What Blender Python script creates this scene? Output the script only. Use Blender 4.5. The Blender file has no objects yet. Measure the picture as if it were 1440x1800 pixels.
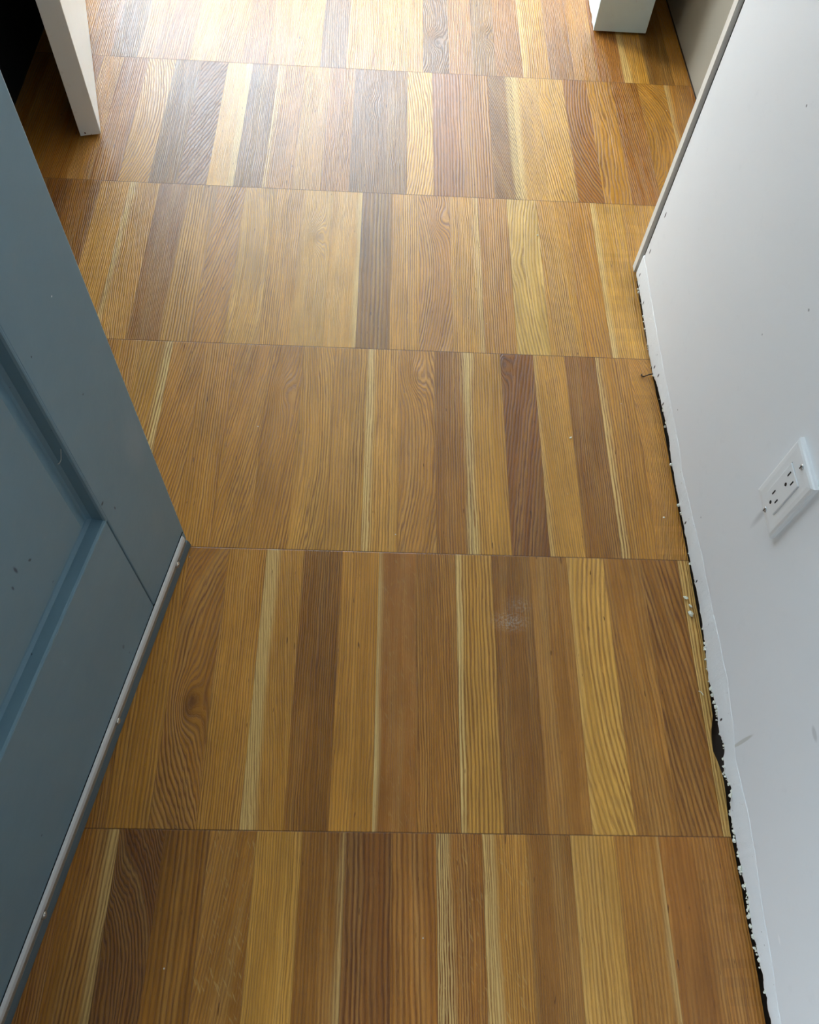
import bpy, bmesh, math, random
from mathutils import Vector, Matrix, noise
random.seed(7)
PI = math.pi
SC = bpy.context.scene
COL = SC.collection

# ---------------------------------------------------------------- camera
cam_d = bpy.data.cameras.new('camera')
cam_d.sensor_fit = 'HORIZONTAL'; cam_d.sensor_width = 36.0; cam_d.lens = 36.49
cam_d.clip_start = 0.02; cam_d.clip_end = 100
cam = bpy.data.objects.new('camera', cam_d); COL.objects.link(cam)
Fv = Vector((0.0417591, 0.4903018, -0.87055173))
Rv = Vector((0.998683, 0.00551027, 0.0510088))
Uv = Vector((-0.02980669, 0.8715353, 0.48942597))
cam.matrix_world = Matrix(((Rv.x, Uv.x, -Fv.x, 0), (Rv.y, Uv.y, -Fv.y, 0), (Rv.z, Uv.z, -Fv.z, 1.13), (0, 0, 0, 1)))
SC.camera = cam

# ---------------------------------------------------------------- world, lights, exposure
SC.view_settings.view_transform = 'Standard'
SC.view_settings.look = 'None'
SC.view_settings.gamma = 1.0
SC.view_settings.use_curve_mapping = False
SC.view_settings.exposure = 0.90
W = bpy.data.worlds.new('daylight'); SC.world = W; W.use_nodes = True
wn = W.node_tree.nodes
wn['Background'].inputs[0].default_value = (0.80, 0.90, 1.0, 1)
wn['Background'].inputs[1].default_value = 1.2

def area(name, loc, direction, sx, sy, power, color):
    l = bpy.data.lights.new(name, 'AREA'); l.shape = 'RECTANGLE'; l.size = sx; l.size_y = sy
    l.energy = power; l.color = color
    o = bpy.data.objects.new(name, l); COL.objects.link(o); o.location = loc
    o.rotation_euler = Vector(direction).to_track_quat('-Z', 'Y').to_euler()
    return o
# daylight arriving through the window of the far room, plus an added side light
area('window_daylight', (-0.78, 4.70, 1.85), (0, -1, 0), 2.4, 1.0, 45, (0.52, 0.76, 1.0))
area('side_fill_light', (-2.36, 4.02, 1.85), (1, 0, 0), 1.0, 1.0, 88, (0.86, 0.94, 1.0))  # added fill, no known window there; brightens the right wall and floor
# soft daylight of the stair hall behind the photographer, through the entry doorway
area('hall_daylight', (-1.05, -0.95, 0.85), (1, 0.75, 0), 0.6, 0.9, 13.5, (0.72, 0.87, 1.0))

# ---------------------------------------------------------------- node helpers
def lin(c):
    return tuple((x / 12.92 if x <= 0.04045 else ((x + 0.055) / 1.055) ** 2.4) for x in c)
def rgb(r, g, b): return lin((r / 255, g / 255, b / 255)) + (1.0,)

class NT:
    def __init__(s, name):
        s.m = bpy.data.materials.new(name); s.m.use_nodes = True
        s.t = s.m.node_tree; s.n = s.t.nodes; s.b = s.n['Principled BSDF']
    def new(s, typ, **kw):
        n = s.n.new(typ)
        for k, v in kw.items(): setattr(n, k, v)
        return n
    def put(s, sock, v):
        if isinstance(v, bpy.types.NodeSocket): s.t.links.new(v, sock)
        elif v is not None:
            try: sock.default_value = v
            except Exception: sock.default_value = tuple(v)[:len(sock.default_value)]
    def math(s, op, a, b=None, c=None, clamp=False):
        n = s.new('ShaderNodeMath', operation=op, use_clamp=clamp)
        s.put(n.inputs[0], a)
        if b is not None: s.put(n.inputs[1], b)
        if c is not None: s.put(n.inputs[2], c)
        return n.outputs[0]
    def vec(s, x, y, z=0.0):
        n = s.new('ShaderNodeCombineXYZ'); s.put(n.inputs[0], x); s.put(n.inputs[1], y); s.put(n.inputs[2], z)
        return n.outputs[0]
    def vmath(s, op, a, b=None):
        n = s.new('ShaderNodeVectorMath', operation=op); s.put(n.inputs[0], a)
        if b is not None: s.put(n.inputs[1], b)
        return n.outputs['Value'] if op in ('LENGTH', 'DISTANCE', 'DOT_PRODUCT') else n.outputs[0]
    def sep(s, v):
        n = s.new('ShaderNodeSeparateXYZ'); s.put(n.inputs[0], v); return n.outputs
    def noise(s, v, scale=1.0, detail=2.0, rough=0.5):
        n = s.new('ShaderNodeTexNoise'); s.put(n.inputs['Vector'], v)
        n.inputs['Scale'].default_value = scale; n.inputs['Detail'].default_value = detail
        n.inputs['Roughness'].default_value = rough
        return n.outputs['Fac']
    def mix(s, f, a, b, mode='MIX'):
        n = s.new('ShaderNodeMix', data_type='RGBA', blend_type=mode)
        s.put(n.inputs[0], f); s.put(n.inputs[6], a); s.put(n.inputs[7], b)
        return n.outputs[2]
    def smooth(s, v, a, b):
        n = s.new('ShaderNodeMapRange', interpolation_type='SMOOTHSTEP')
        s.put(n.inputs[0], v); s.put(n.inputs[1], a); s.put(n.inputs[2], b)
        n.inputs[3].default_value = 0; n.inputs[4].default_value = 1
        return n.outputs[0]
    def attr(s, name): return s.new('ShaderNodeAttribute', attribute_name=name)
    def pos(s): return s.new('ShaderNodeNewGeometry').outputs['Position']
    def objc(s): return s.new('ShaderNodeTexCoord').outputs['Object']
    def bump(s, h, strength, dist):
        n = s.new('ShaderNodeBump'); n.inputs['Strength'].default_value = strength
        n.inputs['Distance'].default_value = dist; s.put(n.inputs['Height'], h); return n.outputs[0]
    def spot(s, p, c, r, soft=0.4):
        """1 inside an ellipsoid centred at c with radii r"""
        d = s.vmath('SUBTRACT', p, c); d = s.vmath('DIVIDE', d, r); l = s.vmath('LENGTH', d)
        return s.smooth(l, 1.0 + soft, 1.0 - soft)

def paint(name, col, rough=0.5, var=0.05, bump=0.15, metal=0.0, scale=9.0, dirt=None):
    t = NT(name); p = t.pos()
    n1 = t.noise(p, scale, 4, 0.6)
    a = tuple(x * (1 - var) for x in col[:3]) + (1,); b = tuple(min(1, x * (1 + var)) for x in col[:3]) + (1,)
    c = t.mix(n1, a, b)
    if dirt:
        d = t.smooth(t.noise(p, 60, 3, 0.7), 0.62, 0.72)
        c = t.mix(t.math('MULTIPLY', d, dirt[1]), c, dirt[0])
    t.put(t.b.inputs['Base Color'], c)
    r = t.math('MULTIPLY_ADD', t.noise(p, scale * 3, 3, 0.6), 0.14, rough - 0.07)
    t.put(t.b.inputs['Roughness'], r)
    t.b.inputs['Metallic'].default_value = metal
    if bump: t.put(t.b.inputs['Normal'], t.bump(t.noise(p, 220, 3, 0.6), bump, 0.0006))
    return t.m

# ---------------------------------------------------------------- oak floor material
def oak():
    t = NT('oiled_oak_strips')
    loc = t.attr('board').outputs['Vector']          # u across in metres, v along in metres, w = id
    par = t.attr('grain').outputs['Vector']          # frequency, slope, curvature
    pr2 = t.attr('figure').outputs['Vector']         # contrast, ray fleck, waviness
    sap = t.attr('sap').outputs['Vector']            # left width, right width, strength
    knot = t.attr('knot').outputs['Vector']          # u, v, strength
    base = t.attr('tone').outputs['Color']
    u, v, w = t.sep(loc)[0:3]
    F, S, Cv = t.sep(par)[0:3]
    K, RF, WV = t.sep(pr2)[0:3]
    sl, sr, ss = t.sep(sap)[0:3]
    ku, kv, ks = t.sep(knot)[0:3]
    off = t.math('MULTIPLY', w, 7.31)
    # slow drift of the annual rings
    nb = t.noise(t.vec(t.math('MULTIPLY_ADD', u, 14, off), t.math('MULTIPLY', v, 3.2), off), 1.0, 2, 0.5)
    nb = t.math('SUBTRACT', nb, 0.5)
    nb2 = t.noise(t.vec(t.math('MULTIPLY_ADD', u, 60, off), t.math('MULTIPLY', v, 16), off), 1.0, 2, 0.5)
    nb2 = t.math('SUBTRACT', nb2, 0.5)
    vc = t.math('SUBTRACT', v, 0.2)
    ph = t.math('MULTIPLY_ADD', S, vc, u)
    ph = t.math('ADD', ph, t.math('MULTIPLY', Cv, t.math('MULTIPLY', vc, vc)))
    ph = t.math('ADD', ph, t.math('MULTIPLY', nb, WV))
    ph = t.math('ADD', ph, t.math('MULTIPLY', nb2, t.math('MULTIPLY_ADD', WV, 0.15, 0.0030)))
    nb3 = t.noise(t.vec(t.math('MULTIPLY_ADD', u, 230, off), t.math('MULTIPLY', v, 5), off), 1.0, 1, 0.5)
    ph = t.math('MULTIPLY_ADD', t.math('SUBTRACT', nb3, 0.5), 0.0042, ph)
    # rings bend round a knot
    du = t.math('SUBTRACT', u, ku); dv = t.math('SUBTRACT', v, kv)
    r2 = t.math('ADD', t.math('MULTIPLY', du, du), t.math('MULTIPLY', t.math('MULTIPLY', dv, dv), 0.16))
    kn = t.math('EXPONENT', t.math('MULTIPLY', r2, -4200))
    kn = t.math('MULTIPLY', kn, ks)
    ph = t.math('ADD', ph, t.math('MULTIPLY', kn, 0.03))
    # fine lines of open pores
    wavev = t.math('MULTIPLY', t.math('MULTIPLY', ph, F), 2 * PI)
    s1 = t.math('MULTIPLY_ADD', t.math('SINE', wavev), 0.5, 0.5)
    s1 = t.math('POWER', s1, 1.3)
    s2 = t.math('MULTIPLY_ADD', t.math('SINE', t.math('MULTIPLY_ADD', wavev, 0.37, off)), 0.5, 0.5)
    amp = t.smooth(t.noise(t.vec(t.math('MULTIPLY', ph, 55), t.math('MULTIPLY', v, 2.5), off), 1.0, 2, 0.6), 0.30, 0.66)
    brk = t.noise(t.vec(t.math('MULTIPLY', ph, 900), t.math('MULTIPLY', v, 42), off), 1.0, 3, 0.65)
    line = t.math('MULTIPLY', s1, t.math('MULTIPLY_ADD', amp, 0.5, 0.5))
    line = t.math('MULTIPLY', line, t.smooth(brk, 0.18, 0.50))
    pores = t.smooth(t.noise(t.vec(t.math('MULTIPLY', ph, 1700), t.math('MULTIPLY', v, 75), off), 1.0, 2, 0.6), 0.52, 0.72)
    band = t.math('SUBTRACT', t.noise(t.vec(t.math('MULTIPLY', ph, 42), t.math('MULTIPLY', v, 1.6), off), 1.0, 3, 0.6), 0.5)
    drk = t.math('ADD', t.math('MULTIPLY', line, K), t.math('MULTIPLY', pores, 0.26))
    tv = t.noise(t.vec(t.math('MULTIPLY_ADD', u, 26, off), t.math('MULTIPLY', v, 7), off), 1.0, 3, 0.6)
    tv = t.math('MULTIPLY_ADD', t.math('SUBTRACT', tv, 0.5), 0.8, 1.0)
    base = t.vmath('MULTIPLY', base, t.vec(tv, tv, tv))
    dark = t.mix(1.0, base, (0.46, 0.37, 0.26, 1), 'MULTIPLY')
    light = t.mix(0.36, base, rgb(226, 186, 116))
    c = t.mix(t.math('MULTIPLY_ADD', band, 2.6, 0.12, clamp=True), base, light)
    c = t.mix(t.math('MULTIPLY', t.math('MULTIPLY', band, -2.4, clamp=True), 0.7), c, dark)
    c = t.mix(t.math('MULTIPLY', s2, 0.10), c, dark)
    # pale sapwood down one side
    wob = t.math('MULTIPLY', nb, 0.022)
    m1 = t.smooth(t.math('ADD', t.math('ADD', u, 0.0285), wob), t.math('ADD', sl, 0.006), t.math('SUBTRACT', sl, 0.006))
    m1 = t.math('MULTIPLY', m1, t.math('GREATER_THAN', sl, 0.0005))
    m2 = t.smooth(t.math('ADD', t.math('SUBTRACT', 0.0285, u), wob), t.math('ADD', sr, 0.006), t.math('SUBTRACT', sr, 0.006))
    m2 = t.math('MULTIPLY', m2, t.math('GREATER_THAN', sr, 0.0005))
    mm = t.math('MULTIPLY', t.math('MAXIMUM', m1, m2), t.math('MULTIPLY', ss, 0.82))
    c = t.mix(mm, c, rgb(238, 202, 130))
    c = t.mix(drk, c, dark)
    # medullary ray flecks
    ang = 0.45
    ru = t.math('ADD', t.math('MULTIPLY', u, math.cos(ang)), t.math('MULTIPLY', v, math.sin(ang)))
    rv = t.math('SUBTRACT', t.math('MULTIPLY', v, math.cos(ang)), t.math('MULTIPLY', u, math.sin(ang)))
    fl = t.noise(t.vec(t.math('MULTIPLY_ADD', ru, 330, off), t.math('MULTIPLY', rv, 62), off), 1.0, 2, 0.5)
    fl = t.math('MULTIPLY', t.smooth(fl, 0.60, 0.72), t.math('MULTIPLY', RF, 0.55))
    c = t.mix(fl, c, rgb(205, 165, 98))
    # knot heart
    kd = t.math('MULTIPLY', t.smooth(kn, 0.45, 1.0), 0.55)
    c = t.mix(kd, c, rgb(92, 52, 24))
    # rare dark mineral flecks
    mf = t.smooth(t.noise(t.vec(t.math('MULTIPLY_ADD', u, 260, off), t.math('MULTIPLY', v, 34), off), 1.0, 1, 0.5), 0.765, 0.80)
    c = t.mix(t.math('MULTIPLY', mf, 0.8), c, rgb(70, 38, 18))
    # seams between strips and at the butt ends
    au = t.math('SUBTRACT', 0.0285, t.math('ABSOLUTE', u))
    e1 = t.math('MULTIPLY', t.smooth(au, 0.0008, 0.0002), 0.22)
    ev = t.math('MINIMUM', v, t.math('SUBTRACT', 0.399, v))
    e2 = t.math('MULTIPLY', t.smooth(ev, 0.0012, 0.0003), 0.62)
    ed = t.math('MAXIMUM', e1, e2)
    c = t.mix(ed, c, rgb(72, 42, 20))
    # plaster dust scuff and specks on the finish
    P = t.pos(); px, py, pz = t.sep(P)[0:3]
    sc = t.math('MAXIMUM', t.spot(P, (0.203, 0.458, 0), (0.020, 0.012, 1), 0.9), t.math('MULTIPLY', t.spot(P, (0.215, 0.482, 0), (0.016, 0.012, 1), 0.9), 0.5))
    sc = t.math('MULTIPLY', sc, t.smooth(t.noise(P, 260, 4, 0.8), 0.44, 0.60))
    sc = t.math('MULTIPLY', sc, 0.28)
    vor = t.new('ShaderNodeTexVoronoi'); t.put(vor.inputs['Vector'], P); vor.inputs['Scale'].default_value = 26
    dots = t.math('LESS_THAN', vor.outputs['Distance'], 0.028)
    dots = t.math('MULTIPLY', dots, t.math('GREATER_THAN', t.sep(vor.outputs['Color'])[0], 0.8))
    c = t.mix(t.math('MAXIMUM', sc, t.math('MULTIPLY', dots, 0.7)), c, rgb(225, 222, 210))
    # brighter stretch of unfinished oak and grime along the right-hand wall
    t.put(t.b.inputs['Base Color'], c)
    rgh = t.math('MULTIPLY_ADD', drk, 0.14, 0.22)
    rgh = t.math('ADD', rgh, t.math('MULTIPLY', t.math('SUBTRACT', t.noise(P, 5.0, 4, 0.6), 0.5), 0.10))
    t.put(t.b.inputs['Roughness'], rgh)
    t.b.inputs['Specular IOR Level'].default_value = 0.48
    t.b.inputs['Coat Weight'].default_value = 0.08
    t.b.inputs['Coat Roughness'].default_value = 0.24
    h = t.math('SUBTRACT', t.math('MULTIPLY', drk, -1.0), t.math('MULTIPLY', ed, 1.2))
    t.put(t.b.inputs['Normal'], t.bump(h, 0.55, 0.0006))
    return t.m

# strip tones; the middle rows take lighter ones to make up for weak light
TN0 = {'L': (220, 170, 98), 'B': (230, 183, 110), 'P': (243, 208, 148), 'M': (190, 136, 71), 'R': (184, 126, 64),
      'D': (168, 118, 60), 'G': (164, 122, 74), 'O': (176, 124, 60), 'W': (152, 100, 50), 'K': (208, 155, 84)}
TN = {k: (v[0] * .97, v[1] * .905, v[2] * .67) for k, v in TN0.items()}
def S(tone, F=210, s=0.0, c=0.0, k=0.45, fl=0.0, wv=0.010, sap=(0, 0, 0), knot=(0, 0, 0)):
    return dict(tone=tone, F=F, s=s, c=c, k=k, fl=fl, wv=wv, sap=sap, knot=knot)
# each row: y of its far joint, y of its near joint, x of the first seam, strips left to right
ROWS = [
 (1.7615, 2.161, [-0.0937, -0.0331, 0.0214, 0.0785, 0.137, 0.1906, 0.243, 0.3033, 0.365, 0.4204, 0.4747, 0.5343, 0.5902],
  [S('L', 190), S('L', 180, wv=.02), S('L', 200), S('G', 170, c=.5, wv=.03, knot=(0, .12, .8)), S('M', 190), S('G', 190, knot=(.01, .15, .6)),
   S('M', 210, c=-.3), S('L', 180, sap=(.008, 0, .6)), S('M', 240), S('K', 260), S('R', 230), S('L', 180, sap=(.016, 0, .8)), S('G', 250)],
  'MKKMGKMLKMKLG'),
 (1.3615, 1.7615, [-0.6228, -0.5785, -0.5242, -0.4648, -0.409, -0.3518, -0.2982, -0.2419, -0.183, -0.1264, -0.071, -0.0128, 0.0442, 0.0988, 0.1625, 0.2225, 0.2751, 0.3315, 0.3908, 0.4437, 0.5019, 0.5603, 0.6215],
  [S('K', 230), S('M', 180), S('L', 150, c=.7, wv=.02), S('G', 240), S('D', 110, s=-.35, k=.6), S('B', 280, k=.3, sap=(0, .012, .7)),
   S('G', 230), S('K', 210, sap=(.006, 0, .6)), S('L', 260), S('M', 240), S('G', 230, knot=(.01, .27, .3)), S('G', 260),
   S('B', 130, c=.5, k=.5, wv=.02), S('R', 140, k=.5), S('M', 150), S('G', 190, s=.25, sap=(0, .014, .8)), S('B', 240, s=.12, sap=(.010, 0, .8)),
   S('B', 170, s=.1, knot=(-.02, .34, .3)), S('R', 110, c=-.9, s=.16, k=.6, wv=.02), S('K', 110, wv=.05, k=.6), S('R', 180, s=.08), S('K', 120, c=1.6, wv=.05, k=.55),
   S('M', 200, sap=(.012, 0, .8))], 'OMR'),
 (0.962, 1.3615, [-0.5539, -0.4978, -0.4403, -0.3839, -0.3272, -0.2726, -0.2134, -0.1585, -0.1001, -0.0426, 0.0162, 0.0695, 0.1298, 0.1868, 0.244, 0.3036, 0.3634, 0.413, 0.4744, 0.5324],  # tones lifted a step to brighten this row
  [S('L', 220), S('L', 240, s=.05, sap=(.012, 0, .8)), S('D', 260, k=.25, sap=(0, 0, 0)), S('L', 160, k=.6), S('K', 140, s=-.2, k=.55),
   S('B', 230, c=.3), S('L', 210), S('B', 260, k=.3, knot=(.004, .27, .75)), S('B', 300, k=.3, sap=(0, .006, .9)), S('G', 110, k=.4, wv=.006),
   S('L', 170, k=.5), S('K', 170, knot=(.01, .33, .6), c=.5), S('L', 230, sap=(0, .010, .6)), S('K', 190, k=.5), S('P', 140, c=-.35, k=.6, knot=(-.022, .22, .3)),
   S('L', 230, s=.04), S('K', 150, s=.05), S('B', 210, sap=(.010, 0, .9)), S('L', 220), S('L', 210)], 'OWO'),
 (0.565, 0.962, [-0.4111, -0.3575, -0.3028, -0.2459, -0.1888, -0.1315, -0.0771, -0.0194, 0.0364, 0.0965, 0.1537, 0.2121, 0.2707, 0.3265, 0.3815, 0.4396],  # lighter tones here too, in place of missing light
  [S('L', 150, s=-.05, k=.6, sap=(0, .013, 1)), S('K', 170, s=-.12, k=.5), S('K', 190, k=.45), S('K', 180, s=-.14, k=.5), S('K', 170, s=-.10, k=.5, knot=(0, .30, .5)),
   S('L', 180, c=.3, k=.5), S('L', 170, k=.5), S('L', 180, sap=(.016, 0, .95)), S('K', 160, c=.5, knot=(0, .34, .7), wv=.02), S('M', 190, sap=(0, .010, .9)),
   S('L', 180, sap=(.010, 0, .95)), S('W', 150, s=-.14, k=.6, knot=(-.026, .38, .9)), S('L', 220, s=.05, sap=(.006, 0, .5)), S('D', 230, k=.5), S('K', 180, sap=(.009, 0, .8)), S('K', 300, c=.4, wv=.02)],
  'MOK'),
 (0.1638, 0.565, [-0.2755, -0.2168, -0.1606, -0.1049, -0.0473, 0.0087, 0.065, 0.1241, 0.1799, 0.2377, 0.2948, 0.3521, 0.4106, 0.4675],
  [S('M', 130, c=-1.2, wv=.03, k=.6, knot=(.0, .16, .9)), S('K', 220), S('K', 230, k=.35, s=.08, sap=(.020, 0, .75)), S('D', 240, k=.45), S('K', 190, k=.4),
   S('R', 300, fl=.35, k=.2, sap=(.003, 0, 1)), S('M', 230, s=.02), S('L', 150, k=.5, sap=(.007, 0, .9)), S('D', 220, k=.35), S('M', 200, k=.25),
   S('B', 110, c=-.5, s=.05, k=.55, sap=(.006, 0, .3)), S('M', 150, s=.05, k=.3), S('D', 110, s=.14, k=.45), S('L', 200, sap=(.02, 0, .6))],
  'MOK'),
 (-0.236, 0.1638, [-0.3097, -0.2533, -0.1968, -0.1378, -0.08, -0.0241, 0.0349, 0.0912, 0.15, 0.2076, 0.2647, 0.322, 0.3804, 0.439],
  [S('W', 170, c=1.3, wv=.05, k=.42, knot=(-.02, .35, .5)), S('O', 120, k=.5), S('M', 200, s=-.12, fl=.8, k=.3), S('L', 230, k=.4), S('D', 170, k=.35, sap=(0, .010, .5)),
   S('W', 130, k=.5), S('R', 120, s=.02, k=.4), S('R', 260, fl=.6, sap=(.020, 0, .75)), S('K', 240, fl=.7, sap=(.016, 0, .7)), S('D', 280, k=.3),
   S('L', 170, k=.3, sap=(.008, 0, .3)), S('M', 160, k=.3, sap=(0, .004, .6)), S('R', 150, k=.25, knot=(0, .13, .4)), S('R', 190, k=.3)],
  'RRM'),
]
OAK = oak()

def finish(name, bm, mat, parent=None, smooth=False, local=True):
    me = bpy.data.meshes.new(name); bm.normal_update(); bm.to_mesh(me); bm.free()
    if mat: me.materials.append(mat)
    if smooth:
        for p in me.polygons: p.use_smooth = True
    o = bpy.data.objects.new(name, me); COL.objects.link(o)
    if parent: o.parent = parent
    return o
def tag(o, label=None, cat=None, group=None, kind=None):
    if label: o['label'] = label
    if cat: o['category'] = cat
    if group: o['group'] = group
    if kind: o['kind'] = kind
    return o
def empty(name, loc=(0, 0, 0), rz=0.0):
    o = bpy.data.objects.new(name, None); COL.objects.link(o); o.location = loc; o.rotation_euler = (0, 0, rz)
    o.empty_display_size = 0.1
    return o
def add_box(bm, x0, y0, z0, x1, y1, z1, bev=0.0):
    r = bmesh.ops.create_cube(bm, size=1.0)
    vs = r['verts']
    for v in vs:
        v.co = Vector((x0 if v.co.x < 0 else x1, y0 if v.co.y < 0 else y1, z0 if v.co.z < 0 else z1))
    if bev > 0:
        es = list({e for v in vs for e in v.link_edges})
        bmesh.ops.bevel(bm, geom=es, offset=bev, segments=2, affect='EDGES', profile=0.5)
def box(name, b, mat, parent=None, bev=0.0, **k):
    bm = bmesh.new(); add_box(bm, *b, bev=bev)
    o = finish(name, bm, mat, parent); tag(o, **k); return o

# ---------------------------------------------------------------- floor
def interp(T, y):
    if y <= T[0][0]: return T[0][1]
    for (a, b), (c, d) in zip(T, T[1:]):
        if y <= c: return b + (d - b) * (y - a) / (c - a)
    return T[-1][1]
FLT = [(-.044, .4775), (.009, .4785), (.065, .4768), (.117, .4768), (.179, .4750), (.2372, .4790), (.262, .4745), (.275, .4705), (.300, .4725), (.3223, .4785), (.3968, .4835), (.467, .4838), (.513, .4833), (.59, .4830), (.6616, .4815), (.737, .4810), (.8285, .4812), (.89, .4785), (.925, .4775), (.96, .478), (1.017, .4770), (1.1575, .4785)]
def FL(y):
    # ragged line where the flooring stops short of the torn wall base
    return interp(FLT, y) + .0022 + .0008 * noise.noise(Vector((y * 45, 0, 4)))
def build_floor():
    bm = bmesh.new(); data = []
    rng = random.Random(11)
    def quad(x0, x1, y0, y1, spec, idn):
        if y0 < 1.157 and x1 > .468:
            if x0 > .49 and y1 < 1.157: return
            n = 40; ys = [y0 + (y1 - y0) * i / n for i in range(n + 1)]
            def xe(y): return x1 if y > 1.157 else min(x1, FL(y))
            for a, b in zip(ys, ys[1:]):
                ea, eb = xe(a), xe(b)
                if min(ea, eb) <= x0 + .0002: continue
                vs = [bm.verts.new((x, y, 0)) for x, y in ((x0, a), (ea, a), (eb, b), (x0, b))]
                bm.faces.new(vs); data.append((x0, x1, y0, y1, spec, idn))
            return
        vs = [bm.verts.new((x, y, 0)) for x, y in ((x0, y0), (x1, y0), (x1, y1), (x0, y1))]
        bm.faces.new(vs); data.append((x0, x1, y0, y1, spec, idn))
    def rand_spec():
        t = rng.choice('LLBMMMRKKODGKP')
        sp = (0, 0, 0)
        if rng.random() < .25: sp = (rng.uniform(.005, .02), 0, .8) if rng.random() < .5 else (0, rng.uniform(.005, .02), .8)
        return S(t, rng.uniform(110, 260), rng.uniform(-.12, .12), rng.uniform(-.5, .5), rng.uniform(.3, .55), 0.4 * (rng.random() < .15), rng.uniform(.006, .03), sp)
    idn = 0; WB = 0.0573
    y = 2.161; allrows = list(ROWS)
    while y < 5.0:
        allrows.append((y, y + .3995, [rng.uniform(0, WB)], [], '')); y += .3995
    y = -.236
    while y > -1.7:
        allrows.append((y - .3995, y, [rng.uniform(0, WB)], [], '')); y -= .3995
    for (y0, y1, xs, sp, left) in allrows:
        for i, s in enumerate(sp):
            x1 = xs[i + 1] if i + 1 < len(xs) else xs[i] + WB
            quad(xs[i], x1, y0, y1, s, idn); idn += 1
        xl = xs[0]; j = 0
        while xl > -2.4:
            if j < len(left):
                s = S(left[::-1][j], rng.uniform(150, 240), rng.uniform(-.05, .05), 0, .4, 0, .01, (0, .012, .7) if (y0 < .1 and j == 0) else (0, 0, 0))
            else: s = rand_spec()
            quad(xl - WB, xl, y0, y1, s, idn); idn += 1; xl -= WB; j += 1
        xr = (xs[-1] + WB) if sp else xs[0]; j = 0
        while xr < 2.2:
            quad(xr, xr + WB, y0, y1, S('R', 210, k=.3) if (j == 0 and y0 < .1) else rand_spec(), idn); idn += 1; xr += WB; j += 1
    me = bpy.data.meshes.new('floor'); bm.to_mesh(me); bm.free(); me.materials.append(OAK)
    for n in ('grain', 'figure', 'sap', 'knot'): me.attributes.new(n, 'FLOAT_VECTOR', 'FACE')
    me.attributes.new('tone', 'FLOAT_COLOR', 'FACE'); me.attributes.new('board', 'FLOAT_VECTOR', 'CORNER')
    A = me.attributes; tone = A['tone']; brd = A['board']
    rr = random.Random(5)
    for f, (x0, x1, y0, y1, s, idn) in enumerate(data):
        A['grain'].data[f].vector = (s['F'] * 1.28, s['s'], s['c'])
        A['figure'].data[f].vector = (min(1, s['k'] * 2.2), s['fl'], s['wv'])
        A['sap'].data[f].vector = s['sap']
        A['knot'].data[f].vector = s['knot']
        c = TN[s['tone']]; j = 1 + rr.uniform(-.03, .03)
        tone.data[f].color = rgb(min(255, c[0] * j), c[1] * j, c[2] * j * (1 + rr.uniform(-.04, .04)))
        for li in me.polygons[f].loop_indices:
            co = me.vertices[me.loops[li].vertex_index].co
            brd.data[li].vector = ((co.x - x0) / (x1 - x0) * .057 - .0285, (co.y - y0) / (y1 - y0) * .399, idn * 1.0)
    o = bpy.data.objects.new('floor', me); COL.objects.link(o)
    return tag(o, 'oak strip floor laid in straight rows of short golden brown strips', 'floor', kind='structure')
build_floor()
box('subfloor', (-2.4, -1.7, -.05, 2.2, 5.0, -.009), paint('raw_subfloor', rgb(70, 58, 48), .9), kind='structure')
bpy.data.objects['subfloor'].name = 'floor_slab'

# ---------------------------------------------------------------- right wall with ragged bottom edge
def wall_paint():
    t = NT('matte_wall_white'); P = t.pos()
    c = t.mix(t.noise(P, 3.0, 3, .6), rgb(232, 234, 235), rgb(238, 239, 239))
    c = t.mix(t.math('MULTIPLY', t.smooth(t.noise(P, 30, 4, .7), .60, .72), .22), c, rgb(222, 224, 225))
    for (y, z, ry, rz, k) in ((.8749, .5526, .0016, .0016, .7), (.6617, .4476, .0018, .0016, .6), (.7129, .3485, .0012, .0012, .5),
                              (1.1329, .1718, .0018, .0055, 1), (1.1364, .0874, .0018, .0055, 1), (1.1381, .0292, .002, .005, 1),
                              (1.1209, .0177, .002, .0036, .95), (.8, .0705, .0013, .0012, .6), (.60, .075, .0012, .0012, .6), (.2323, .2579, .008, .004, .25)):
        c = t.mix(t.math('MULTIPLY', t.spot(P, (.4776, y, z), (1, ry, rz)), k), c, rgb(48, 46, 42))
    # spackle smear beside the outlet and a chip low down
    sm = t.spot(P, (.4776, .487, .240), (1, .009, .030), .8)
    c = t.mix(t.math('MULTIPLY', sm, t.math('MULTIPLY', t.smooth(t.noise(P, 120, 3, .7), .42, .6), .75)), c, rgb(232, 234, 234))
    sm = t.spot(P, (.4776, .510, .245), (1, .004, .024), .8)
    c = t.mix(t.math('MULTIPLY', sm, .5), c, rgb(165, 167, 167))
    c = t.mix(t.spot(P, (.4776, .0418, .079), (1, .005, .002), .5), c, rgb(246, 246, 246))
    # grey pencil-like rub running up from the skirting line
    rb = t.spot(P, (.4776, .268, .080), (1, .0024, .032), .25)
    c = t.mix(t.math('MULTIPLY', rb, .5), c, rgb(170, 168, 152))
    t.put(t.b.inputs['Base Color'], c)
    t.put(t.b.inputs['Roughness'], .55)
    t.put(t.b.inputs['Normal'], t.bump(t.noise(P, 160, 4, .6), .12, .0008))
    return t.m
WALL = wall_paint()
TX = [(-.3, .4795), (.3, .4795), (.45, .484), (.6, .484), (.8, .4815), (1.0, .4785), (1.2, .4775)]
def WX(y):
    return sum(interp(TX, y + k * .02) for k in range(-3, 4)) / 7
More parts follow.
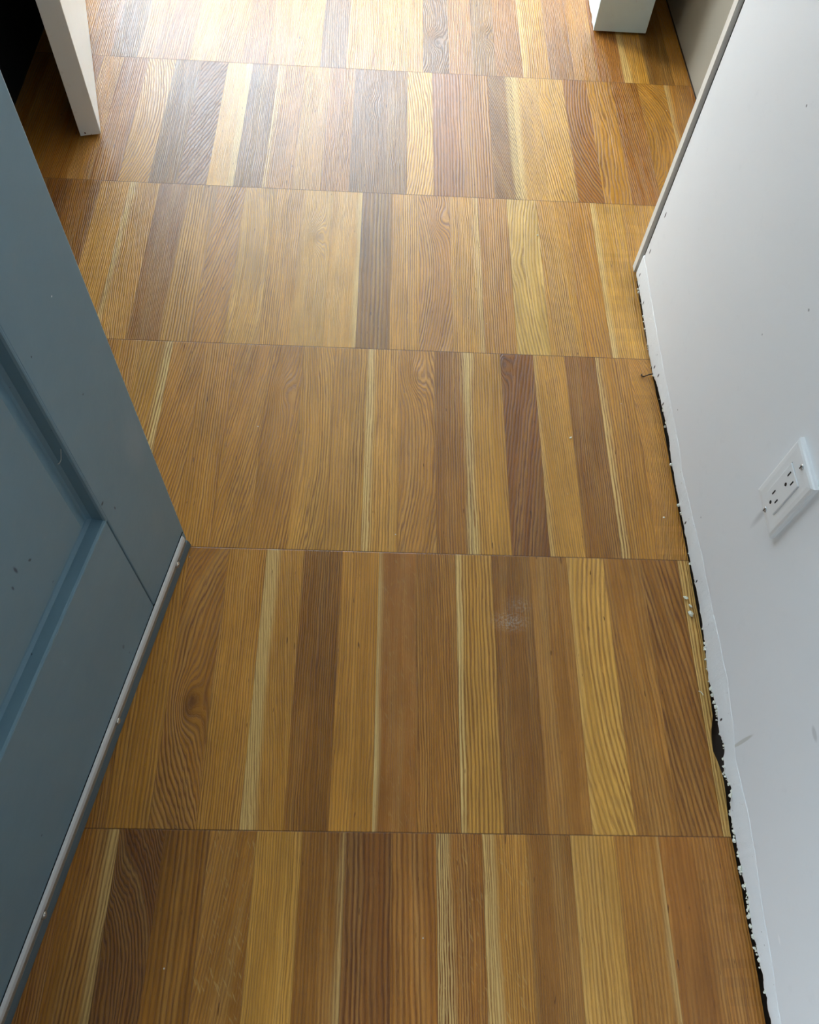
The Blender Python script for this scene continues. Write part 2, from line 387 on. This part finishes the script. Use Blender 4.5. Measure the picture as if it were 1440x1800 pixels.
WE = [(1.1536, 0.0109), (1.0886, 0.0117), (1.0305, 0.0075), (0.9647, 0.003), (0.9233, 0.0035), (0.8962, 0.0109), (0.8382, 0.0158), (0.7759, 0.0173), (0.7438, 0.01), (0.6689, 0.0091), (0.6119, 0.0101), (0.5569, 0.0098), (0.5077, 0.014), (0.4576, 0.0144), (0.4242, 0.0123), (0.3904, 0.006), (0.3593, 0.0095), (0.3296, 0.0193), (0.2956, 0.014), (0.2771, 0.0236), (0.2431, 0.0075), (0.2199, 0.024), (0.1907, 0.0045), (0.1548, 0.0082), (0.1249, 0.0087), (0.0915, 0.0141), (0.0562, 0.0093), (0.0191, 0.0165), (-0.0359, 0.0155)][::-1]
BT = [(1.1192, 0.0591), (1.0537, 0.0555), (0.9652, 0.0517), (0.8988, 0.0493), (0.8245, 0.0502), (0.738, 0.049), (0.7019, 0.0417), (0.6475, 0.0459), (0.5988, 0.0492), (0.5404, 0.0554), (0.4852, 0.0547), (0.403, 0.0629), (0.3584, 0.0677), (0.2955, 0.0638), (0.2534, 0.0514), (0.1953, 0.0585), (0.1416, 0.0588), (0.0788, 0.0501), (0.0221, 0.0497), (-0.0311, 0.0436)][::-1]

def build_wall_right():
    Y0, Y1, N = -.32, 1.1565, 560
    ys = [Y0 + (Y1 - Y0) * i / N for i in range(N + 1)]
    def zb(y):
        k = 1.0 if y < .45 else .55
        return max(.003, interp(WE, y) + .0015 + k * (.0030 * noise.noise(Vector((y * 90, 0, 0))) + .0022 * noise.noise(Vector((y * 330, 3, 0)))))
    bm = bmesh.new()
    zl = [None, .05, .2, .5, 1.2, 2.4]
    front = []
    for y in ys:
        col = []
        for z in zl:
            z = zb(y) if z is None else z
            x = WX(y)
            if y > Y1 - .004: x += .002
            col.append(bm.verts.new((x, y, z)))
        back = [bm.verts.new((v.co.x + .0127, y, v.co.z + (.003 if i == 0 else 0))) for i, v in enumerate(col)]
        front.append((col, back))
    for (a, ab), (b, bb) in zip(front, front[1:]):
        for i in range(len(zl) - 1):
            bm.faces.new((a[i], a[i + 1], b[i + 1], b[i]))
            bm.faces.new((ab[i], bb[i], bb[i + 1], ab[i + 1]))
        bm.faces.new((a[0], b[0], bb[0], ab[0])); bm.faces.new((a[-1], ab[-1], bb[-1], b[-1]))
    for (a, ab) in (front[0], front[-1]):
        for i in range(len(zl) - 1): bm.faces.new((a[i], ab[i], ab[i + 1], a[i + 1]))
    bmesh.ops.recalc_face_normals(bm, faces=bm.faces)
    o = finish('wall_right', bm, WALL)
    tag(o, 'pale grey wall on the right with its skirting board torn off', 'wall', kind='structure')
    # framing inside the wall: dark sill plate just behind the board
    box('wall_right_framing', (.4935, -.32, -.003, .59, 1.1555, 2.4), paint('dusty_stud', rgb(60, 50, 40), .9), kind='structure').parent = o
    # lip of old compound left where the skirting came off
    bm = bmesh.new(); rows = []
    for y in ys:
        z0 = zb(y) - .0002; z1 = interp(BT, y) + .0015 * noise.noise(Vector((y * 30, 9, 0)))
        x = WX(y); th = .0012 + .0005 * noise.noise(Vector((y * 22, 5, 0)))
        prof = [(x + .002, z0), (x - th * .7, z0 + .0004), (x - th * 1.05, z0 + .003), (x - th * .8, z0 + (z1 - z0) * .5), (x - th * .5, z1 - .004), (x - th * .25, z1 - .001), (x - .0002, z1), (x + .002, z1 + .001)]
        rows.append([bm.verts.new((px + .0006 * noise.noise(Vector((y * 140, pz * 140, 2))), y, pz)) for px, pz in prof])
    for a, b in zip(rows, rows[1:]):
        for i in range(len(a) - 1): bm.faces.new((a[i], a[i + 1], b[i + 1], b[i]))
    bm.faces.new(rows[0]); bm.faces.new(rows[-1])
    bmesh.ops.recalc_face_normals(bm, faces=bm.faces)
    t = NT('rough_white_compound'); P = t.pos()
    c = t.mix(t.noise(P, 40, 4, .7), rgb(236, 238, 238), rgb(243, 244, 243))
    c = t.mix(t.math('MULTIPLY', t.smooth(t.noise(P, 150, 3, .7), .66, .74), .6), c, rgb(120, 112, 98))
    for (y, z) in ((1.138, .029), (1.1209, .0177), (1.075, .022), (.93, .018), (.905, .026), (.846, .024), (.62, .021), (.52, .022), (.31, .03)):
        c = t.mix(t.spot(P, (.476, y, z), (1, .0016, .0040), .4), c, rgb(44, 40, 36))
    t.put(t.b.inputs['Base Color'], c); t.put(t.b.inputs['Roughness'], .7)
    t.put(t.b.inputs['Normal'], t.bump(t.noise(P, 260, 4, .7), .35, .0015))
    k = finish('compound_strip', bm, t.m, o, smooth=True); k['label'] = 'white strip of old compound along the wall base'
    # ragged paper and plaster crumbs stuck in the torn edge
    bm = bmesh.new(); rg = random.Random(3)
    for i in range(210):
        y = rg.choice([rg.uniform(-.05, .44), rg.uniform(.02, .36), rg.uniform(.44, 1.14)])
        if y > .44 and rg.random() < .5: continue
        r = rg.uniform(.0008, .0026); z = zb(y) + rg.uniform(-.001, .002)
        m = Matrix.Translation((WX(y) - rg.uniform(-.001, .003), y, max(z, r))) @ Matrix.Rotation(rg.uniform(0, 6), 4, 'X') @ Matrix.Diagonal((1, rg.uniform(.8, 1.8), rg.uniform(.6, 1.3), 1))
        g = bmesh.ops.create_icosphere(bm, subdivisions=1, radius=r, matrix=m)
        for v in g['verts']: v.co += Vector((rg.uniform(-1, 1), rg.uniform(-1, 1), rg.uniform(-1, 1))) * r * .3
    k = finish('torn_edge_crumbs', bm, paint('crumb_white', rgb(226, 224, 208), .8, .15, .3), o); k['kind'] = 'stuff'
    return o
wr = build_wall_right()

# ---------------------------------------------------------------- jamb board at the end of the right wall
JW = paint('jamb_offwhite', rgb(226, 222, 212), .5, .04, .2)
def quadprism(name, pts, z0, z1, mat, parent=None, top=None, **k):
    bm = bmesh.new(); top = top or pts
    a = [bm.verts.new((x, y, z0)) for x, y in pts]; b = [bm.verts.new((x, y, z1)) for x, y in top]
    n = len(pts); bm.faces.new(a[::-1]); bm.faces.new(b)
    for i in range(n): bm.faces.new((a[i], a[(i + 1) % n], b[(i + 1) % n], b[i]))
    bmesh.ops.recalc_face_normals(bm, faces=bm.faces)
    es = list(bm.edges); bmesh.ops.bevel(bm, geom=es, offset=.0008, segments=2, affect='EDGES')
    o = finish(name, bm, mat, parent); tag(o, **k); return o
quadprism('trim_1', [(.4765, 1.1695), (.590, 1.1695), (.590, 1.186), (.4765, 1.186)], .004, 2.4, JW,
          label='off-white jamb board edging the far end of the right wall', cat='trim', kind='structure')
# dark strip painted in for the shade of the gap between jamb board and wall
quadprism('gap_shade_strip', [(.4835, 1.157), (.590, 1.157), (.590, 1.1692), (.4835, 1.1692)], .0, 2.4, paint('gap_shade_dark', rgb(58, 52, 47), .85, .25, .4, scale=40),
          label='dark strip painted as the shaded gap between the jamb board and the right wall', cat='trim', kind='structure')

# ---------------------------------------------------------------- partition stub and closet slab beyond the wall
GP = paint('grey_green_primer', rgb(222, 242, 246), .42, .08, .25, scale=14, dirt=(rgb(200, 205, 200), .35))
RP = paint('rough_plaster_white', rgb(235, 235, 230), .8, .06, .9, scale=60, dirt=(rgb(140, 120, 95), .5))
def partition():
    root = empty('wall_partition', (.54, 1.95, 0)); tag(root, 'end of a partition wall with grey green face and raw plaster side', 'wall', kind='structure')
    def loc(o): o.location = (-.54, -1.95, 0); return o
    bm = bmesh.new(); add_box(bm, .488, 1.953, .004, .603, 4.6, 2.4); loc(finish('wall_core', bm, RP, root))
    bm = bmesh.new(); add_box(bm, .4795, 1.946, .006, .6045, 1.9525, 2.4, .0012); o = loc(finish('end_board', bm, GP, root)); o['label'] = 'grey green end board'
    bm = bmesh.new(); rg = random.Random(9); rows = []
    N = 90
    for i in range(N + 1):
        y = 1.953 + (4.6 - 1.953) * (i / N) ** 1.6; row = []
        for z in (.003, .02, .06, .13, .25, .5, 1, 1.7, 2.4):
            row.append(bm.verts.new((.4855 - .004 * noise.noise(Vector((y * 25, z * 25, 1))) - (.003 if z < .03 else 0), y, z + (.003 * noise.noise(Vector((y * 60, 0, 0))) if z < .03 else 0))))
        rows.append(row)
    for a, b in zip(rows, rows[1:]):
        for i in range(len(a) - 1): bm.faces.new((a[i], b[i], b[i + 1], a[i + 1]))
    o = loc(finish('torn_plaster_side', bm, RP, root)); o['label'] = 'ragged white plaster side'
partition()
SLAB = paint('beige_grey_laminate', rgb(162, 158, 144), .33, .05, .05, scale=2.5)
d2 = empty('door_2', (.687, 1.694, 0)); tag(d2, 'flat beige grey closet door slab beyond the right wall end', 'door', kind='structure')
bm = bmesh.new()
m = Matrix.Rotation(math.atan2(.010, .409), 4, 'Z')
add_box(bm, 0, -.5, .006, .03, 1.5, 2.05, .001); bm.transform(m); finish('slab', bm, SLAB, d2)
bm = bmesh.new(); add_box(bm, .001, -.5, 0, .03, 1.5, .0055); bm.transform(m); o = finish('bottom_gap_strip', bm, paint('gap_black', rgb(24, 22, 20), .6), d2); o['label'] = 'black strip painted as the gap beneath'  # black strip painted in as the dark gap under the slab
MW = paint('matte_room_white', rgb(236, 237, 235), .7, .03, .1)
box('wall_closet', (.74, -.32, 0, .80, 4.6, 2.4), MW, kind='structure')

# ---------------------------------------------------------------- shell
HW = paint('hall_taupe_paint', rgb(112, 106, 98), .7, .03, .1)
DK = paint('closet_unlit_black', rgb(13, 11, 10), .9, .1, .1)  # near-black colour stands in for the unlit closet
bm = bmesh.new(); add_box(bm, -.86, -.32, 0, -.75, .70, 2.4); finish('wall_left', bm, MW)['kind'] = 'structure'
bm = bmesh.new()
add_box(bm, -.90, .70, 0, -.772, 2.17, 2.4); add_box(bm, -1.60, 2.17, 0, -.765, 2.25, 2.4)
finish('wall_alcove', bm, DK)['kind'] = 'structure'  # set forward so its black covers the unlit corner
def far_wall():
    bm = bmesh.new()
    add_box(bm, .42, 4.6, 0, .80, 4.72, 2.4); add_box(bm, -1.98, 4.6, 0, .42, 4.72, 1.33); add_box(bm, -1.98, 4.6, 2.37, .42, 4.72, 2.4); add_box(bm, -2.3, 4.6, 0, -1.98, 4.72, 2.4)
    o = finish('wall_window', bm, MW); o['kind'] = 'structure'
    w = empty('window_1', (-.78, 4.64, 1.33)); tag(w, 'far window of the room lighting the floor', 'window', kind='structure')
    fr = bmesh.new()
    add_box(fr, -1.2, -.02, 0, -1.16, .05, 1.04); add_box(fr, 1.16, -.02, 0, 1.2, .05, 1.04)
    add_box(fr, -1.2, -.02, 1.0, 1.2, .05, 1.04); add_box(fr, -1.2, -.02, 0, 1.2, .05, .04); add_box(fr, -.02, -.02, 0, .02, .05, 1.04)
    finish('window_frame', fr, JW, w)
far_wall()
bm = bmesh.new(); add_box(bm, -2.36, 2.25, 0, -2.3, 3.5, 2.4); add_box(bm, -2.36, 4.54, 0, -2.3, 4.72, 2.4); add_box(bm, -2.36, 3.5, 0, -2.3, 4.54, 1.33); add_box(bm, -2.36, 3.5, 2.32, -2.3, 4.54, 2.4)  # opening cut for the added side light
finish('wall_room_left', bm, MW)['kind'] = 'structure'
box('wall_room_side', (-2.36, 2.17, 0, -1.60, 2.25, 2.4), MW, kind='structure')
box('ceiling', (-2.36, -1.62, 2.4, .80, 4.72, 2.46), MW, kind='structure')
bm = bmesh.new()
add_box(bm, -.86, -.44, 0, -.50, -.32, 2.4); add_box(bm, .44, -.44, 0, .80, -.32, 2.4); add_box(bm, -.50, -.44, 2.08, .44, -.32, 2.4)
finish('wall_entry', bm, HW)['kind'] = 'structure'
bm = bmesh.new()
add_box(bm, -1.46, -1.62, 0, -1.40, -.44, 2.4); add_box(bm, .74, -1.62, 0, .80, -.44, 2.4); add_box(bm, -1.46, -1.68, 0, .80, -1.62, 2.4); add_box(bm, -1.46, -.44, 0, -.86, -.38, 2.4)
finish('wall_hall', bm, HW)['kind'] = 'structure'

# ---------------------------------------------------------------- white door ajar on the left
WD = paint('white_door_gloss', rgb(240, 240, 235), .38, .03, .1, dirt=(rgb(160, 120, 80), .12))
ang = math.atan2(.109, .417)
wd = empty('door_3', (-.5785, 1.4935, 0), ang); tag(wd, 'white door standing ajar before the dark alcove on the left', 'door', kind='structure')
bm = bmesh.new(); add_box(bm, -.0405, 0, .005, 0, .70, 2.03, .0012); finish('slab', bm, WD, wd)
bm = bmesh.new()
for (x, z, r) in ((-.030, .011, .0022), (-.019, .007, .0016), (-.008, .009, .0012)):
    g = bmesh.ops.create_icosphere(bm, subdivisions=1, radius=r, matrix=Matrix.Translation((x, .0005, z)) @ Matrix.Diagonal((1, .4, 1.6, 1)))
o = finish('paint_chips', bm, paint('chip_brown', rgb(120, 72, 44), .8), wd); o['label'] = 'brown chips at the foot of the door edge'

# ---------------------------------------------------------------- blue door with sweep
BL = paint('slate_blue_enamel', rgb(92, 118, 130), .40, .07, .22, scale=7, dirt=(rgb(120, 142, 150), .30))
def blue_mat():
    t = NT('slate_blue_enamel'); P = t.objc()
    c = t.mix(t.noise(P, 5, 4, .65), rgb(106, 138, 153), rgb(123, 153, 167))
    c = t.mix(t.math('MULTIPLY', t.smooth(t.noise(P, 34, 4, .7), .58, .74), .35), c, rgb(128, 148, 156))
    c = t.mix(t.math('MULTIPLY', t.smooth(t.noise(t.vmath('ADD', P, (3, 1, 7)), 75, 2, .6), .74, .78), .8), c, rgb(38, 52, 66))
    for (e, z, re, rz, col, k) in ((.0454, .5697, .0016, .0016, (240, 244, 244), 1), (.1106, .3138, .005, .0035, (28, 36, 40), .9), (.0967, .2798, .0022, .005, (30, 40, 48), .8),
                                   (.063, .4513, .002, .002, (36, 48, 58), .8), (.1984, .0905, .004, .008, (44, 56, 62), .6), (.02, .30, .02, .04, (150, 166, 174), .35),
                                   (.04, .14, .015, .03, (134, 154, 162), .3), (.2411, .4066, .003, .010, (26, 40, 66), .8), (.2555, .3966, .0025, .006, (26, 40, 66), .7)):
        c = t.mix(t.math('MULTIPLY', t.spot(P, (e, 0, z), (re * (1 if re > .01 else .5), 1, rz * (1 if re > .01 else .5)), .6), k), c, rgb(*col))
    t.put(t.b.inputs['Base Color'], c)
    t.put(t.b.inputs['Roughness'], t.math('MULTIPLY_ADD', t.noise(P, 22, 4, .7), .18, .28))
    t.put(t.b.inputs['Normal'], t.bump(t.noise(P, 90, 4, .6), .12, .0015))
    return t.m
BL = blue_mat()
# local frame: +X from the free edge towards the hinge, -Y back side, +Y towards the room, Z up
dA = Vector((-.28139, .56736, 0)); de = Vector((-.19293159, -.98121221, 0))
bd = empty('door_1', dA, math.atan2(de.y, de.x)); tag(bd, 'slate blue panelled door with a metal sweep, open on the left', 'door', kind='structure')
# rotating X to `de` sends local +Y to the room side (towards +x world)
DW, T = .86, .044
def dbox(name, b, mat=BL, bev=.0012, parent=bd, label=None):
    bm = bmesh.new(); add_box(bm, *b, bev=bev); o = finish(name, bm, mat, parent)
    if label: o['label'] = label
    return o
Z0 = .012; L0 = -.006
dbox('stile', (L0, -T, Z0, .1165, 0, 2.03), bev=.0018)
dbox('stile', (DW - .118, -T, Z0, DW, 0, 2.03), bev=.0018)
PX0, PX1 = .1185, DW - .1195
def rail(z0, z1): dbox('rail', (PX0, -T, z0, PX1, 0, z1), bev=.0008)
rail(Z0, .2915); rail(.93, 1.12); rail(1.90, 2.03)
dbox('core', (.10, -T + .006, .02, DW - .10, -.022, 2.02), paint('door_core_dark', rgb(20, 24, 26), .9), 0)
PROF = [(-.0006, -.010), (-.0004, .0018), (.0012, .0032), (.0030, .0026), (.0042, .0004), (.0052, -.0120), (.0080, -.0158), (.0115, -.0162), (.0135, -.0148), (.0220, -.0105), (.0290, -.0074), (.0310, -.0070)]
def panel(z0, z1):
    bm = bmesh.new(); loops = []
    for (i, d) in PROF:
        loops.append([bm.verts.new((x, d, z)) for x, z in ((PX0 + i, z0 + i), (PX1 - i, z0 + i), (PX1 - i, z1 - i), (PX0 + i, z1 - i))])
    for a, b in zip(loops, loops[1:]):
        for k in range(4): bm.faces.new((a[k], a[(k + 1) % 4], b[(k + 1) % 4], b[k]))
    bmesh.ops.recalc_face_normals(bm, faces=bm.faces)
    if bm.faces[10].normal.y < 0: bmesh.ops.reverse_faces(bm, faces=bm.faces)
    finish('panel_moulding', bm, BL, bd)
    bm = bmesh.new(); i = PROF[-1][0] - .002; add_box(bm, PX0 + i, -T + .004, z0 + i, PX1 - i, -.00705, z1 - i)
    finish('panel', bm, BL, bd)
panel(.2915, .93); panel(1.12, 1.90)
# tiny loose hair stuck on the moulding
def tube(name, pts, r, mat, parent=None, seg=6):
    cu = bpy.data.curves.new(name, 'CURVE'); cu.dimensions = '3D'; cu.bevel_depth = r; cu.bevel_resolution = 2
    sp = cu.splines.new('POLY'); sp.points.add(len(pts) - 1)
    for p, q in zip(sp.points, pts): p.co = (*q, 1)
    o = bpy.data.objects.new(name, cu); COL.objects.link(o)
    dg = bpy.context.evaluated_depsgraph_get(); me = bpy.data.meshes.new_from_object(o.evaluated_get(dg))
    bpy.data.objects.remove(o); me.materials.clear(); me.materials.append(mat)
    for p in me.polygons: p.use_smooth = True
    o = bpy.data.objects.new(name, me); COL.objects.link(o)
    if parent: o.parent = parent
    return o
o = tube('stuck_hair', [(.1235, -.001, .441), (.1262, -.002, .434), (.1285, -.003, .428), (.1315, -.004, .4265), (.1335, -.004, .4285)], .00035, paint('pale_hair', rgb(190, 190, 180), .5), bd)
tag(o, label='pale curled hair stuck on the moulding')
# sweep
AL = paint('satin_aluminium', rgb(228, 231, 232), .4, .04, .05, metal=.15, scale=30)
TAN = paint('weathered_tan_metal', rgb(150, 138, 122), .4, .12, .1, metal=.3, scale=25)
RUB = paint('grey_blue_rubber', rgb(92, 106, 112), .6, .06, .1)
def extr(name, prof, x0, x1, mat, parent, label=None):
    bm = bmesh.new(); a = [bm.verts.new((x0, y, z)) for y, z in prof]; b = [bm.verts.new((x1, y, z)) for y, z in prof]
    n = len(prof); bm.faces.new(a); bm.faces.new(b[::-1])
    for i in range(n): bm.faces.new((a[i], b[i], b[(i + 1) % n], a[(i + 1) % n]))
    bmesh.ops.recalc_face_normals(bm, faces=bm.faces)
    o = finish(name, bm, mat, parent)
    if label: o['label'] = label
    return o
SW = empty('door_sweep'); SW.parent = bd; SW['label'] = 'aluminium sweep screwed along the door foot'
extr('sweep_lip', [(0, .0385), (.0022, .0378), (.0040, .0345), (.0042, .0262), (.0030, .0255), (.0026, .0330), (.0, .0360)], .004, DW, AL, SW, 'bright lip')
extr('sweep_channel', [(0, .0355), (.0022, .0320), (.0030, .0255), (.0028, .0215), (.0034, .0205), (.0036, .0165), (.0040, .0158), (0, .0150)], .004, DW, TAN, SW, 'tan worn channel')
extr('rubber_seal', [(.0004, .0160), (.0042, .0160), (.0060, .0090), (.0068, .0030), (.0062, .0004), (.0050, .0004), (.0044, .0060), (.0004, .0100)], -.001, DW, RUB, SW)
extr('shadow_gap_strip', [(-.001, .0398), (.0008, .0398), (.0008, .0383), (-.001, .0383)], -.002, DW, paint('shadow_gap_black', rgb(12, 14, 16), .8), SW, 'black strip painted as the upper shadow gap')  # black strip painted as the shadow line above the sweep
for e in (.042, .277, .513, .75):
    bm = bmesh.new()
    g = bmesh.ops.create_uvsphere(bm, u_segments=16, v_segments=8, radius=.0052)
    for v in g['verts']: v.co.y = max(v.co.y, 0) * .65
    bm.transform(Matrix.Translation((e, .0034, .0190)))
    add_box(bm, e - .0006, .0058, .0163, e + .0006, .0064, .0217)
    o = finish('screw', bm, paint('steel_screw', rgb(196, 192, 184), .25, .05, .0, metal=.7), SW, smooth=True)

# ---------------------------------------------------------------- wall outlet
OX = WX(.5025)
def plain(name, col, rough):
    t = NT(name); P = t.pos(); t.put(t.b.inputs['Base Color'], t.mix(t.noise(P, 25, 2), tuple(x * .985 for x in col[:3]) + (1,), col)); t.b.inputs['Roughness'].default_value = rough; return t.m
out = empty('wall_outlet', (OX, .5025, .3185)); tag(out, 'white duplex wall outlet standing slightly proud of the right wall', 'outlet')
PL = plain('outlet_plastic', rgb(238, 239, 238), .4)
def ob(name, b, mat, bev, parent=out, lab=None):
    # box in outlet frame: x outwards from the wall is negative world x
    bm = bmesh.new(); add_box(bm, -b[3], b[1], b[2], -b[0], b[4], b[5], bev=bev); o = finish(name, bm, mat, parent)
    if lab: o['label'] = lab
    return o
cp = bmesh.new()
prof = [(-.0035, 0), (0, .0), (0, .0045), (-.0020, .0066), (-.0060, .0076), (-.0150, .0080)]
HY, HZ = .0350, .0572
loops = []
for (i, x) in ((0, -.0), (0, .0042), (.0012, .0060), (.0040, .0070), (.0095, .0074), (.0165, .0074), (.0165, .0050)):
    if i < .016: hy, hz = HY - i, HZ - i
    else: hy, hz = .0168, .0335
    loops.append([cp.verts.new((-x, sy * hy, sz * hz)) for sy, sz in ((-1, -1), (1, -1), (1, 1), (-1, 1))])
for a, b in zip(loops, loops[1:]):
    for k in range(4): cp.faces.new((a[k], a[(k + 1) % 4], b[(k + 1) % 4], b[k]))
bmesh.ops.recalc_face_normals(cp, faces=cp.faces)
finish('cover_plate', cp, PL, out)
rc = ob('receptacle', (.004, -.0160, -.0328, .0088, .0160, .0328), PL, .0008)
BLK = paint('slot_black', rgb(16, 16, 16), .7, 0, 0)
ob('receptacle_gap', (.0052, -.0168, -.0335, .0056, .0168, .0335), paint('gap_grey', rgb(70, 72, 72), .7, 0, 0), 0)
for zc in (.0215, -.0195):
    ob('slot', (.0086, .0054, zc - .0044 + .002, .0090, .0074, zc + .0044 + .002), BLK, 0)
    ob('slot', (.0086, -.0072, zc - .0040 + .002, .0090, -.0052, zc + .0040 + .002), BLK, 0)
    bm = bmesh.new(); bmesh.ops.create_cone(bm, cap_ends=True, segments=20, radius1=.0026, radius2=.0026, depth=.0004,
        matrix=Matrix.Translation((-.0089, 0, zc - .0105)) @ Matrix.Rotation(PI / 2, 4, 'Y') @ Matrix.Diagonal((1.0, .8, 1, 1)))
    finish('ground_hole', bm, BLK, out)
for zc in (.0484, -.0484):
    bm = bmesh.new(); g = bmesh.ops.create_uvsphere(bm, u_segments=18, v_segments=10, radius=.0036)
    for v in g['verts']: v.co.x = min(v.co.x, 0) * .5
    bm.transform(Matrix.Translation((-.0072, 0, zc)))
    s_ = finish('screw', bm, paint('plate_screw', rgb(205, 205, 202), .25, 0, 0, metal=.5), out, smooth=True)
    bm = bmesh.new(); add_box(bm, -.00925, -.0004, zc - .0028, -.0086, .0004, zc + .0028)
    finish('screw_slot', bm, BLK, s_)
ob('back_box', (-.012, -.030, -.050, .0, .030, .050), paint('box_grey', rgb(110, 112, 112), .7, 0, 0), 0)

# ---------------------------------------------------------------- crumbs lying on the floor
CW = paint('plaster_crumb', rgb(232, 228, 205), .85, .1, .2)
def crumb(name, x, y, r, sx, sy, seed, label, group=None, mat=CW):
    rg = random.Random(seed); bm = bmesh.new()
    g = bmesh.ops.create_icosphere(bm, subdivisions=2, radius=r)
    for v in g['verts']:
        v.co *= 1 + .45 * noise.noise(v.co * (1.6 / r) + Vector((seed, 0, 0)))
        v.co.x *= sx; v.co.y *= sy; v.co.z *= .55
    zmin = min(v.co.z for v in g['verts'])
    bm.transform(Matrix.Translation((0, 0, -zmin))); o = finish(name, bm, mat); o.location = (x, y, 0); o.rotation_euler = (0, 0, rg.uniform(0, 3))
    tag(o, label, 'crumb', group)
crumb('plaster_crumb', .474, .476, .0038, 1, 1.2, 1, 'largest pale plaster crumb on the floor against the right wall below the outlet')
crumb('plaster_crumb', .471, .502, .0028, 1.3, .9, 2, 'small pale plaster flake just beyond the largest crumb by the right wall')
crumb('plaster_crumb', .476, .489, .0022, .8, 1.6, 3, 'thin plaster sliver between the two pale crumbs by the right wall')
crumb('plaster_crumb', .322, .787, .0017, 1.4, 1, 4, 'white speck lying alone on the dark strip right of the floor middle')
crumb('plaster_crumb', .300, 1.262, .0016, 1, 1.3, 5, 'white speck on the bright strip nearest the far jamb board')
crumb('plaster_crumb', .458, .640, .0016, 1, 1, 6, 'tiny white speck on the reddish strip beside the wall base')
o = tube('wood_shaving', [(.4665, .3585, .0009), (.4690, .3575, .0016), (.4712, .3550, .0014), (.4722, .3525, .0008)], .0006, CW)
tag(o, 'pale curled shaving lying on the floor near the torn wall base', 'shaving')
o = tube('bent_nail', [(.4795, .925, .006), (.472, .924, .0045), (.463, .921, .0022), (.459, .9245, .0014), (.461, .927, .0014)], .0010, paint('rusty_nail', rgb(70, 58, 48), .5, .2, .1, metal=.6))
tag(o, 'thin bent nail poking from the wall base onto the floor', 'nail')
